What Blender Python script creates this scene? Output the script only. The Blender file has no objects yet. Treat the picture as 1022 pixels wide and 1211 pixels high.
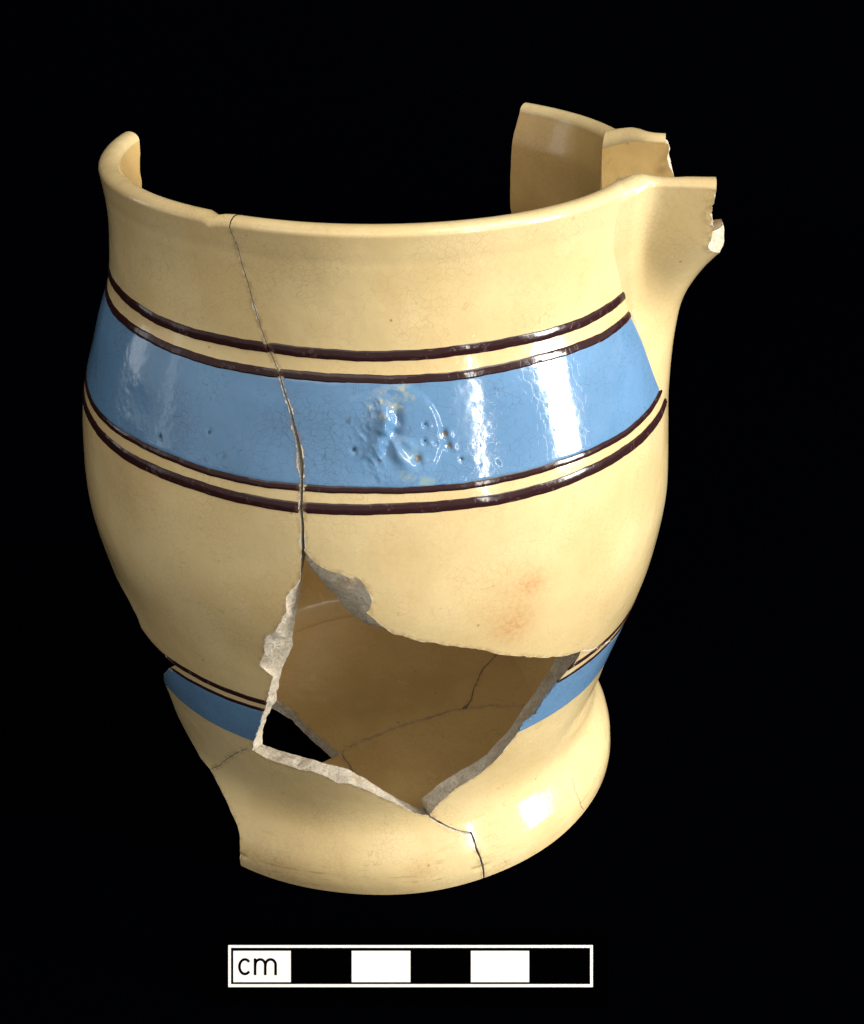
import bpy, math, random
import numpy as np
from mathutils import Vector, Matrix, noise, geometry
random.seed(3); np.random.seed(3)
S = 0.01                                   # everything below is worked out in centimetres
scene = bpy.context.scene
COL = scene.collection

# ------------------------------------------------------------------ camera
cam = bpy.data.cameras.new('camera'); camo = bpy.data.objects.new('camera', cam); COL.objects.link(camo)
CR = Vector((0.999074, -0.042053, 0.009055)); CU = Vector((0.013098, 0.497889, 0.867142)); CF = Vector((0.040975, 0.86622, -0.497979))
CP = Vector((0.0, -20.2092, 16.5327))
m = Matrix((CR, CU, -CF)).transposed().to_4x4(); m.translation = CP * S
camo.matrix_world = m
cam.sensor_fit = 'HORIZONTAL'; cam.sensor_width = 36.0; cam.lens = 1507.16 / 1022 * 36
cam.clip_start = 0.01; cam.clip_end = 20
scene.camera = camo

# ------------------------------------------------------------------ light
world = bpy.data.worlds.new('World'); scene.world = world; world.use_nodes = True
world.node_tree.nodes['Background'].inputs[0].default_value = (1.0, 0.93, 0.82, 1)
world.node_tree.nodes['Background'].inputs[1].default_value = 0.36
scene.view_settings.view_transform = 'Standard'; scene.view_settings.look = 'None'
scene.view_settings.exposure = 0.05; scene.view_settings.gamma = 1.0
CENTRE = Vector((0, 0, 7))

def lamp(name, az, el, dist, w, h, power, col, target=CENTRE):
    a, e = math.radians(az), math.radians(el)
    d = Vector((math.sin(a) * math.cos(e), -math.cos(a) * math.cos(e), math.sin(e)))
    L = bpy.data.lights.new(name, 'AREA'); L.shape = 'RECTANGLE'; L.size = w * S; L.size_y = h * S
    L.energy = power; L.color = col
    o = bpy.data.objects.new(name, L); COL.objects.link(o)
    o.location = (target + d * dist) * S
    o.rotation_euler = d.to_track_quat('Z', 'Y').to_euler()
    return o
lamp('window_light', 71, 8, 90, 17, 58, 12.0, (1.0, 0.97, 0.90))
lamp('strip_light', 36.5, 10, 90, 3.0, 40, 1.3, (1.0, 0.97, 0.92))
lamp('overhead_light', 62, 50, 95, 60, 50, 5.5, (1.0, 0.95, 0.88))
lamp('left_soft_light', -106, 2, 100, 16, 60, 0.36, (0.86, 0.93, 1.0))
lamp('left_far_light', -84, 2, 100, 9, 60, 0.14, (0.86, 0.93, 1.0))
lamp('front_soft_light', -20, 42, 110, 110, 70, 3.0, (1.0, 0.95, 0.88))

# ------------------------------------------------------------------ profile of the jug
K = np.array([0, .22, .5, 1.1, 1.7, 2.3, 2.8, 3.4, 4.2, 5, 6, 7, 7.8, 8.6, 9.1, 9.6, 10.1, 10.8, 11.2, 11.6])
RK = np.array([4.5619, 4.568, 4.505, 4.188, 4.173, 4.302, 4.4163, 4.5809, 4.7806, 4.9313, 5.058, 4.9972, 4.8847, 4.6522, 4.4911, 4.2995, 4.2256, 4.1850, 4.2150, 4.2750])
def spline_m(x, y):
    n = len(x); A = np.zeros((n, n)); b = np.zeros(n); h = np.diff(x)
    A[0, 0] = A[-1, -1] = 1
    for i in range(1, n - 1):
        A[i, i-1] = h[i-1]; A[i, i] = 2 * (h[i-1] + h[i]); A[i, i+1] = h[i]
        b[i] = 6 * ((y[i+1] - y[i]) / h[i] - (y[i] - y[i-1]) / h[i-1])
    return np.linalg.solve(A, b)
MK = spline_m(K, RK)
def R_out(z):
    z = np.asarray(z, float)
    i = np.clip(np.searchsorted(K, z, 'right') - 1, 0, len(K) - 2)
    h = K[i+1] - K[i]; a = (K[i+1] - z) / h; b = (z - K[i]) / h
    r = a * RK[i] + b * RK[i+1] + ((a**3 - a) * MK[i] + (b**3 - b) * MK[i+1]) * h * h / 6
    # shallow groove under the rolled rim
    r = r - .004 * np.exp(-((z - 11.08) / .06) ** 2)
    # turned line round the foot
    r = r - .022 * np.exp(-((z - .27) / .05) ** 2)
    return r
TI = np.array([0, .12, .2, .5, .55, .7, .9, 1.2, 1.7, 2.3, 10.9, 11.42, 12])
RIN = np.array([4.15, 4.02, 3.90, 2.75, 2.8, 3.38, 3.64, 3.72, -.42, -.42, -.42, -.32, -.32])
ZIN = np.array([0, .10, .28, .30, .6, .72, .93, 1.2, 1.7, 2.3, 10.9, 11.42, 12])
def inner_rz(t):
    t = np.asarray(t, float)
    rr = np.where(RIN > 0, RIN, R_out(TI) + RIN)
    low = np.interp(t, TI, rr); off = np.interp(t, TI, np.where(RIN > 0, -.42, RIN))
    r = np.where(t > 1.7, R_out(t) + off, low)
    return r, np.interp(t, TI, ZIN)

# lumps of the blistered glaze flaw on the blue band: (theta deg, z, sigma_theta cm, sigma_z cm, tilt deg, height cm)
_rb = random.Random(11)
LUMPS = []
for p, q in zip([(461, 488), (462, 500), (458, 512), (452, 527)], [(1.95, 9.071), (2.06, 8.94), (1.44, 8.809), (0.55, 8.641)]):
    LUMPS.append((q[0] - .9, q[1], .07, .11, 10, .055)); LUMPS.append((q[0] + 1.1, q[1] - .02, .05, .08, -15, -.05))
for k in range(9):
    LUMPS.append((_rb.uniform(-3.4, 2.2), _rb.uniform(8.50, 9.3), _rb.uniform(.03, .08), _rb.uniform(.04, .10), _rb.uniform(-60, 60), _rb.choice((1, -1, 1)) * _rb.uniform(.012, .03)))
LUMPS += [(3.3, 8.97, .035, .06, 25, -.03), (2.6, 8.95, .045, .09, 30, .035), (4.7, 8.70, .05, .08, 50, .05), (4.0, 8.76, .05, .10, 60, -.045),
          (2.6, 8.62, .05, .14, 35, .055), (3.6, 8.48, .07, .16, 40, .03), (1.7, 8.70, .03, .1, 30, -.03)]
for q_, (a, b, s, h) in enumerate([(11.3, 8.75, .035, -.05), (11.9, 8.585, .035, -.045), (8.0, 8.9, .025, -.03), (7.8, 8.68, .028, -.03), (6.6, 8.45, .045, -.05), (9.8, 8.63, .02, -.02),
                     (14.0, 8.384, .018, -.03), (20.9, 8.256, .02, .02), (-4.2, 8.58, .028, -.035), (36.4, 2.76, .02, -.03), (-41.7, 8.28, .02, -.02), (-30.6, 8.56, .02, -.02)]):
    LUMPS.append((a, b, s, s * 1.2, 0, h)); 
    if q_ < 5: LUMPS.append((a + .75, b - .02, s, s, 0, -.4 * h))
def lumps(th, z):
    out = np.zeros_like(th)
    x = np.radians(th) * 4.65
    for (a, b, sx, sz, tl, h) in LUMPS:
        dx = x - math.radians(a) * 4.65; dz = z - b
        c, s = math.cos(math.radians(tl)), math.sin(math.radians(tl))
        u = (dx * c + dz * s) / sx; v = (-dx * s + dz * c) / sz
        out += .68 * h * np.exp(-.5 * (u * u + v * v))
    # broad swelling with a crisp arc on its right side
    d = np.hypot((x - .26) / .64, (z - 8.75) / .70)
    e = np.clip((d - .86) / .16, 0, 1); e = 1 - e * e * (3 - 2 * e)
    w = np.clip((x + .05) / .45, 0, 1)
    out += .016 * e * (.15 + .85 * w * w * (3 - 2 * w))
    k = np.where((d < 1.05) & (np.abs(x) < 2))[0]
    if 0 < len(k) < 200000:
        q = np.array([1 - 2 * abs(noise.noise(Vector((x[i] * 4.2 + 1.5 * z[i], z[i] * 3.2, 3.3)))) + .5 * (1 - 2 * abs(noise.noise(Vector((x[i] * 9, z[i] * 8, 6.1))))) for i in k])
        m_ = np.clip((.28 - x[k]) / .3, 0, 1) * np.clip((1.02 - d[k]) / .25, 0, 1)
        out[k] += .015 * (q - .8) * m_
    return out
def wob(th, z):                      # the hand-thrown body is never quite round
    a = np.radians(th)
    return .06 * np.sin(a) * np.exp(-((z - 4.9) / .9) ** 2) + .010 * np.sin(3 * a + z * .7) + .006 * np.sin(7 * a - z * 1.9) + .004 * np.sin(11 * a + 3.1 * z)

def S_out(th, t, extra=0.0):
    r = R_out(t) + lumps(th, t) + wob(th, t) + extra
    a = np.radians(th)
    return np.stack([r * np.sin(a), -r * np.cos(a), t + 0 * r], -1)
def S_in(th, t):
    r, z = inner_rz(t); r = r + wob(th, z) * .6; a = np.radians(th)
    return np.stack([r * np.sin(a), -r * np.cos(a), z + 0 * r], -1)
def normals(f, u, v, du, dv, flip):
    a = f(u + du, v) - f(u - du, v); b = f(u, v + dv) - f(u, v - dv)
    n = np.cross(a, b); n /= np.linalg.norm(n, axis=1)[:, None] + 1e-12
    return -n if flip else n

# ------------------------------------------------------------------ materials
def new_mat(name):
    mt = bpy.data.materials.new(name); mt.use_nodes = True
    nt = mt.node_tree; return mt, nt, nt.nodes['Principled BSDF']
class G:
    """small helper around a node tree"""
    def __init__(s, nt):
        s.nt = nt
        s.tc = nt.nodes.new('ShaderNodeTexCoord')
        mp = nt.nodes.new('ShaderNodeMapping'); mp.inputs['Scale'].default_value = (100, 100, 100)
        nt.links.new(s.tc.outputs['Object'], mp.inputs['Vector']); s.cm = mp.outputs['Vector']
    def n(s, typ, **kw):
        nd = s.nt.nodes.new(typ)
        for k, v in kw.items():
            if k.startswith('_'): setattr(nd, k[1:], v)
            else:
                key = k.replace('__', ' ')
                if hasattr(v, 'node'): s.nt.links.new(v, nd.inputs[key])
                else: nd.inputs[key].default_value = v
        return nd
    def link(s, a, b): s.nt.links.new(a, b)
    def math(s, op, a, b=0.0, c=None):
        nd = s.nt.nodes.new('ShaderNodeMath'); nd.operation = op
        for i, v in enumerate((a, b) if c is None else (a, b, c)):
            if hasattr(v, 'node'): s.nt.links.new(v, nd.inputs[i])
            else: nd.inputs[i].default_value = v
        return nd.outputs[0]
    def noise(s, scale, detail=3, rough=.5, vec=None, off=0.0):
        v = vec or s.cm
        if off:
            ad = s.nt.nodes.new('ShaderNodeVectorMath'); ad.operation = 'ADD'; s.nt.links.new(v, ad.inputs[0]); ad.inputs[1].default_value = (off, off * 1.3, off * .7); v = ad.outputs[0]
        nd = s.n('ShaderNodeTexNoise', Vector=v, Scale=scale, Detail=detail, Roughness=rough); return nd.outputs['Fac']
    def ramp(s, fac, lo, hi, a=0.0, b=1.0):
        nd = s.n('ShaderNodeMapRange', _interpolation_type='SMOOTHSTEP'); s.nt.links.new(fac, nd.inputs[0])
        nd.inputs[1].default_value = lo; nd.inputs[2].default_value = hi; nd.inputs[3].default_value = a; nd.inputs[4].default_value = b
        return nd.outputs[0]
    def mix(s, f, a, b):
        nd = s.nt.nodes.new('ShaderNodeMix'); nd.data_type = 'RGBA'
        for i, v in ((0, f), (6, a), (7, b)):
            if hasattr(v, 'node'): s.nt.links.new(v, nd.inputs[i])
            elif i == 0: nd.inputs[i].default_value = v
            else: nd.inputs[i].default_value = (*v, 1)
        return nd.outputs[2]
    def craze(s, scale, width, off=0.0):
        w = s.n('ShaderNodeTexNoise', Vector=s.cm, Scale=1.6, Detail=2)
        ad = s.nt.nodes.new('ShaderNodeVectorMath'); ad.operation = 'MULTIPLY_ADD'
        s.link(w.outputs['Color'], ad.inputs[0]); ad.inputs[1].default_value = (.28, .28, .28); s.link(s.cm, ad.inputs[2])
        v = s.n('ShaderNodeTexVoronoi', _feature='DISTANCE_TO_EDGE', Vector=ad.outputs[0], Scale=scale, Randomness=1.0)
        return s.ramp(v.outputs['Distance'], 0, width, 1, 0)
    def blob(s, c, rad, soft=1.0):
        d = s.nt.nodes.new('ShaderNodeVectorMath'); d.operation = 'DISTANCE'; s.link(s.cm, d.inputs[0]); d.inputs[1].default_value = c
        return s.ramp(d.outputs['Value'], rad * (1 - soft), rad, 1, 0)

def P3(th, z, e=0.0):
    a = math.radians(th); r = float(R_out(z)) + e
    return (r * math.sin(a), -r * math.cos(a), z)

def glaze(name, base, dark, craze_col, craze_amt, speck=.5, stains=(), rough=.11, extra=None, chips=True, coat=.35):
    mt, nt, bs = new_mat(name); g = G(nt)
    big = g.noise(.55, 4, .55); mid = g.noise(3.2, 4, .6, off=5); fine = g.noise(26, 3, .7, off=2)
    col = g.mix(g.ramp(big, .35, .68), dark, base)
    col = g.mix(g.math('MULTIPLY', g.ramp(mid, .52, .72), .22), col, dark)
    col = g.mix(g.math('MULTIPLY', g.ramp(fine, .55, .75), .20), col, tuple(.72 * c for c in dark))
    area = g.ramp(g.noise(.8, 3, .6, off=9), .34, .6)           # crazing comes and goes over the pot
    cz = g.math('MULTIPLY', g.math('MULTIPLY', g.craze(7.5, .026), area), craze_amt * .5)
    cz2 = g.math('MULTIPLY', g.math('MULTIPLY', g.craze(10.5, .035), g.ramp(g.noise(1.1, 2, .5, off=14), .45, .62)), craze_amt * .6)
    col = g.mix(cz, col, craze_col); col = g.mix(cz2, col, craze_col)
    # iron specks
    v = g.n('ShaderNodeTexVoronoi', Vector=g.cm, Scale=2.3, Randomness=1.0)
    sp = g.math('MULTIPLY', g.ramp(v.outputs['Distance'], .035, .06, 1, 0), g.ramp(g.noise(2.1, 1, .5, off=30), .52, .56))
    col = g.mix(g.math('MULTIPLY', sp, speck), col, (.10, .045, .02))
    for (c, rad, amt, sc) in stains:
        f = g.math('MULTIPLY', g.math('POWER', g.blob(c, rad), 1.3), g.math('MULTIPLY_ADD', g.ramp(g.noise(13, 5, .75, off=21), .40, .66), .65, .30))
        col = g.mix(g.math('MULTIPLY', f, amt), col, sc)
    if extra: col = extra(g, col)
    # rubbed scratches and dust-filled pinholes
    mp = g.n('ShaderNodeMapping', Vector=g.cm, Scale=(1.0, 1.0, 14), Rotation=(.5, .3, .2))
    scr = g.ramp(g.noise(2.6, 5, .75, vec=mp.outputs[0], off=13), .63, .70)
    col = g.mix(g.math('MULTIPLY', scr, .22), col, (.42, .32, .22))
    # soil held along the breaks, and tiny losses of glaze that show the clay
    ga = g.n('ShaderNodeAttribute', _attribute_name='grime').outputs['Fac']
    dn = g.noise(9, 4, .7, off=33)
    dirt = g.math('MULTIPLY', g.ramp(ga, .25, 1.0), g.ramp(dn, .40, .62))
    col = g.mix(g.math('MULTIPLY', dirt, .5), col, (.26, .16, .09))
    chip = g.ramp(g.math('ADD', ga, g.math('MULTIPLY', g.noise(6, 4, .65, off=51), 1.5)), 1.76, 1.80)
    if chips: col = g.mix(chip, col, (.80, .74, .62))
    g.link(col, bs.inputs['Base Color'])
    rg = g.math('MULTIPLY_ADD', g.ramp(g.noise(1.3, 4, .6, off=40), .3, .75), .10, rough)
    g.link(rg, bs.inputs['Roughness'])
    bs.inputs['IOR'].default_value = 1.5
    bs.inputs['Coat Weight'].default_value = coat; bs.inputs['Coat Roughness'].default_value = .05
    h = g.math('ADD', g.math('MULTIPLY', g.noise(2.4, 2, .5, off=3), 1.0), g.math('MULTIPLY', g.noise(9, 2, .5, off=6), .16))
    h = g.math('SUBTRACT', h, g.math('MULTIPLY', g.craze(7.5, .026), .02))
    bp = g.n('ShaderNodeBump', Strength=1.0, Distance=.00010, Height=h); g.link(bp.outputs[0], bs.inputs['Normal'])
    g.link(bp.outputs[0], bs.inputs['Coat Normal'])
    return mt

RED = (.56, .27, .11)
def cream_extra(g, col):
    # throwing dirt caught low on the foot
    sep = g.n('ShaderNodeSeparateXYZ', Vector=g.cm)
    low = g.ramp(sep.outputs['Z'], .15, 1.2, 1, 0)
    mp = g.n('ShaderNodeMapping', Vector=g.cm, Scale=(1.2, 1.2, 9))
    st = g.ramp(g.noise(1.6, 4, .65, vec=mp.outputs[0], off=8), .56, .72)
    return g.mix(g.math('MULTIPLY', g.math('MULTIPLY', low, st), .42), col, (.22, .12, .05))
M_CREAM = glaze('cream_glaze', (.77, .62, .335), (.69, .525, .26), (.33, .18, .07), .55, stains=[
    (P3(25.9, 6.295), .45, .75, RED), (P3(23.0, 5.6), .62, .85, RED), (P3(23.1, 6.0), 1.2, .25, RED), (P3(8, 7.2), 2.2, .22, (.62, .32, .13)),
    (P3(-50, 7.1), 1.3, .3, (.42, .26, .12)), (P3(40, 6.3), 1.5, .18, (.62, .32, .13)), (P3(33, 10.4), 1.8, .25, (.62, .34, .15)), (P3(-25, .25), 1.0, .5, (.30, .18, .09)), (P3(8, .5), .5, .45, (.5, .24, .09)),
    (P3(-45, .6), .8, .4, (.35, .22, .12)), (P3(-60, 10.4), 1.2, .3, (.42, .27, .14)), ((.685, .924, .6), .035, 1.6, (.05, .03, .02)), (P3(140, 10.9), .9, .6, (.42, .22, .09))], extra=cream_extra)
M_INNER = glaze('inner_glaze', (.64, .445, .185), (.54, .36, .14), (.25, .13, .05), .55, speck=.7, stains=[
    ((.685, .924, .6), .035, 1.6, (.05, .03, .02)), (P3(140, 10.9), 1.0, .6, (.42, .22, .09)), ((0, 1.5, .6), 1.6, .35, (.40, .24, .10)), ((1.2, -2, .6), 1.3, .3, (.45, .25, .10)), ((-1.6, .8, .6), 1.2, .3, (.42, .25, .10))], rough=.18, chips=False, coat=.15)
def blue_extra(g, col):
    col = g.mix(g.math('MULTIPLY', g.blob(P3(3.9, 9.27), .26, .6), g.ramp(g.noise(5, 3, .6, off=4), .45, .62)), col, (.36, .39, .31))
    col = g.mix(g.math('MULTIPLY', g.blob(P3(1.0, 9.15), .30, .6), g.ramp(g.noise(9, 3, .6, off=7), .53, .66)), col, (.34, .36, .28))
    for c, r in ((P3(6.5, 8.45), .07), (P3(11.4, 8.75), .055), (P3(12.0, 8.585), .05)):
        col = g.mix(g.math('MULTIPLY', g.blob(c, r, .5), .85), col, (.16, .13, .08))
    for c, r in ((P3(14.0, 8.384), .03), (P3(-4.2, 8.58), .035), (P3(8.0, 8.9), .03), (P3(7.8, 8.68), .03), (P3(36.4, 2.76), .03), (P3(-41.7, 8.28), .045), (P3(-30.6, 8.56), .04), (P3(20.9, 8.256), .02)):
        col = g.mix(g.math('MULTIPLY', g.blob(c, r, .5), .8), col, (.02, .05, .10))
    return g.mix(g.math('MULTIPLY', g.blob(P3(6, 8.2), .55, .8), g.ramp(g.noise(4, 3, .6, off=12), .5, .65)), col, (.24, .36, .40))
M_BLUE = glaze('blue_slip', (.155, .315, .545), (.120, .255, .45), (.07, .10, .16), 1.1, speck=.5, rough=.07, extra=blue_extra)
def brown_extra(g, col):
    return g.mix(g.math('MULTIPLY', g.ramp(g.noise(7, 3, .7, off=17), .60, .68), .35), col, (.16, .10, .08))
M_BROWN = glaze('brown_slip', (.034, .012, .014), (.028, .010, .011), (.012, .006, .006), .3, speck=0, rough=.08, extra=brown_extra, coat=.0)

def fracture_mat():
    mt, nt, bs = new_mat('broken_clay'); g = G(nt)
    n1 = g.noise(5, 5, .7); n2 = g.noise(22, 4, .7, off=3)
    col = g.mix(g.ramp(n1, .3, .7), (.74, .63, .46), (.95, .88, .74))
    col = g.mix(g.math('MULTIPLY', g.ramp(n2, .50, .64), .65), col, (.40, .33, .25))
    col = g.mix(g.math('MULTIPLY', g.ramp(g.noise(2.2, 4, .6, off=11), .55, .7), .6), col, (.62, .42, .25))
    g.link(col, bs.inputs['Base Color']); bs.inputs['Roughness'].default_value = .85
    h = g.math('ADD', g.noise(14, 6, .75), g.math('MULTIPLY', g.noise(45, 3, .7, off=5), .4))
    bp = g.n('ShaderNodeBump', Strength=1.0, Distance=.0007, Height=h); g.link(bp.outputs[0], bs.inputs['Normal'])
    return mt
M_FRAC = fracture_mat()
M_CEM = glaze('glued_joint', (.55, .47, .40), (.40, .32, .26), (.3, .2, .15), .2, rough=.5)

def plain(name, col, rough=.6, spec=.5, var=.0):
    mt, nt, bs = new_mat(name); g = G(nt)
    c2 = tuple(max(0, c * (1 - var)) for c in col)
    g.link(g.mix(g.ramp(g.noise(3, 3, .6), .3, .7), c2, col), bs.inputs['Base Color'])
    bs.inputs['Roughness'].default_value = rough; bs.inputs['Specular IOR Level'].default_value = spec
    return mt
M_BACK = plain('black_velvet', (.0003, .0004, .0010), 1.0, 0.0)
M_CARD = plain('black_card', (.0003, .0003, .0003), 1.0, 0.0)
M_WHITE = plain('white_print', (.90, .90, .90), .8, .1, .01)

# ------------------------------------------------------------------ sherd builder
def noise2(u, v, f, seed):
    return np.array([noise.noise(Vector((a * f, b * f, seed))) for a, b in zip(u, v)])

def resample(seg, step, metric):
    """seg: (outer pts, inner pts or None, kind); returns per-vertex outer, inner, kind (last point left out)"""
    O = np.array(seg[0], float); I = np.array(seg[1], float) if seg[1] is not None else O.copy()
    M = metric(O[:, 0], O[:, 1]); d = np.hypot(*np.diff(M, axis=0).T); d = np.maximum(d, 1e-6)
    MI = metric(I[:, 0], I[:, 1]); di = np.hypot(*np.diff(MI, axis=0).T); L = np.r_[0, np.cumsum(np.maximum(d, di))]
    n = max(2, int(L[-1] / step)); s = np.linspace(0, L[-1], n + 1)[:-1]
    f = lambda A: np.stack([np.interp(s, L, A[:, 0]), np.interp(s, L, A[:, 1])], -1)
    return f(O), f(I), [seg[2]] * n, [seg[3] if len(seg) > 3 else 0.0] * n

def inside(px, py, poly):
    c = np.zeros(len(px), bool)
    x0, y0 = poly[:, 0], poly[:, 1]; x1, y1 = np.roll(x0, -1), np.roll(y0, -1)
    for a, b, d, e in zip(x0, y0, x1, y1):
        if b == e: continue
        k = (b > py) != (e > py)
        c ^= k & (px < (d - a) * (py - b) / (e - b) + a)
    return c

def tri(poly, pts):
    """constrained triangulation of a polygon with extra interior points (all in the metric plane)"""
    V = [Vector((float(a), float(b))) for a, b in np.vstack([poly, pts])]
    n = len(poly); E = [(i, (i + 1) % n) for i in range(n)]
    r = geometry.delaunay_2d_cdt(V, E, [], 0, 1e-6, False)
    vv = np.array([(q.x, q.y) for q in r[0]]); F = np.array([f for f in r[2] if len(f) == 3])
    cc = vv[F].mean(1); F = F[inside(cc[:, 0], cc[:, 1], poly)]
    a, b, c = vv[F[:, 0]], vv[F[:, 1]], vv[F[:, 2]]
    ar = (b[:, 0] - a[:, 0]) * (c[:, 1] - a[:, 1]) - (b[:, 1] - a[:, 1]) * (c[:, 0] - a[:, 0])
    F[ar < 0] = F[ar < 0][:, ::-1]
    return vv, F[np.abs(ar) > 1e-9]

def fill_points(poly, step, fine=()):
    lo, hi = poly.min(0), poly.max(0)
    P = []
    def grid(l, h, st):
        gx, gy = np.meshgrid(np.arange(l[0] + st * .37, h[0], st), np.arange(l[1] + st * .41, h[1], st))
        gx = gx + (np.arange(gx.shape[0]) % 2)[:, None] * st * .5
        return np.stack([gx.ravel(), gy.ravel()], -1)
    g = grid(lo, hi, step)
    for (l, h, st) in fine:
        l, h = np.array(l), np.array(h)
        k = ((g > l) & (g < h)).all(1); g = g[~k]
        l2, h2 = np.maximum(l, lo), np.minimum(h, hi)
        if (h2 > l2).all(): g = np.vstack([g, grid(l2, h2, st)])
    g = g[inside(g[:, 0], g[:, 1], poly)]
    # keep off the outline
    keep = np.ones(len(g), bool); B = poly
    for i in range(0, len(g), 4000):
        d = np.hypot(g[i:i+4000, None, 0] - B[None, :, 0], g[i:i+4000, None, 1] - B[None, :, 1]).min(1)
        keep[i:i+4000] = d > .02
    return g[keep]

def fix_normals(V, F):
    n = np.zeros_like(V)
    fn = np.cross(V[F[:, 1]] - V[F[:, 0]], V[F[:, 2]] - V[F[:, 0]])
    for k in range(3): np.add.at(n, F[:, k], fn)
    return n / (np.linalg.norm(n, axis=1)[:, None] + 1e-15)

class Mesh:
    def __init__(s): s.V = []; s.N = []; s.F = []; s.M = []; s.A = []; s.n = 0
    def add(s, V, N, F, mat, grime=None):
        s.A.append(np.zeros(len(V)) if grime is None else grime); s.V.append(V); s.N.append(N); s.F.append(F + s.n); s.M.append(np.full(len(F), mat) if np.isscalar(mat) else mat); s.n += len(V)
    def build(s, name, mats, parent=None):
        V = np.vstack(s.V) * S; N = np.vstack(s.N); F = np.vstack(s.F); Mi = np.concatenate(s.M)
        me = bpy.data.meshes.new(name); me.from_pydata(V.tolist(), [], F.tolist())
        for mm in mats: me.materials.append(mm)
        me.polygons.foreach_set('material_index', Mi.astype(np.int32)); me.polygons.foreach_set('use_smooth', np.ones(len(F), bool))
        at = me.attributes.new('grime', 'FLOAT', 'POINT'); at.data.foreach_set('value', np.concatenate(s.A).astype(np.float32))
        me.normals_split_custom_set_from_vertices([tuple(v) for v in N]); me.update()
        o = bpy.data.objects.new(name, me); COL.objects.link(o); o.parent = parent
        return o

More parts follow.
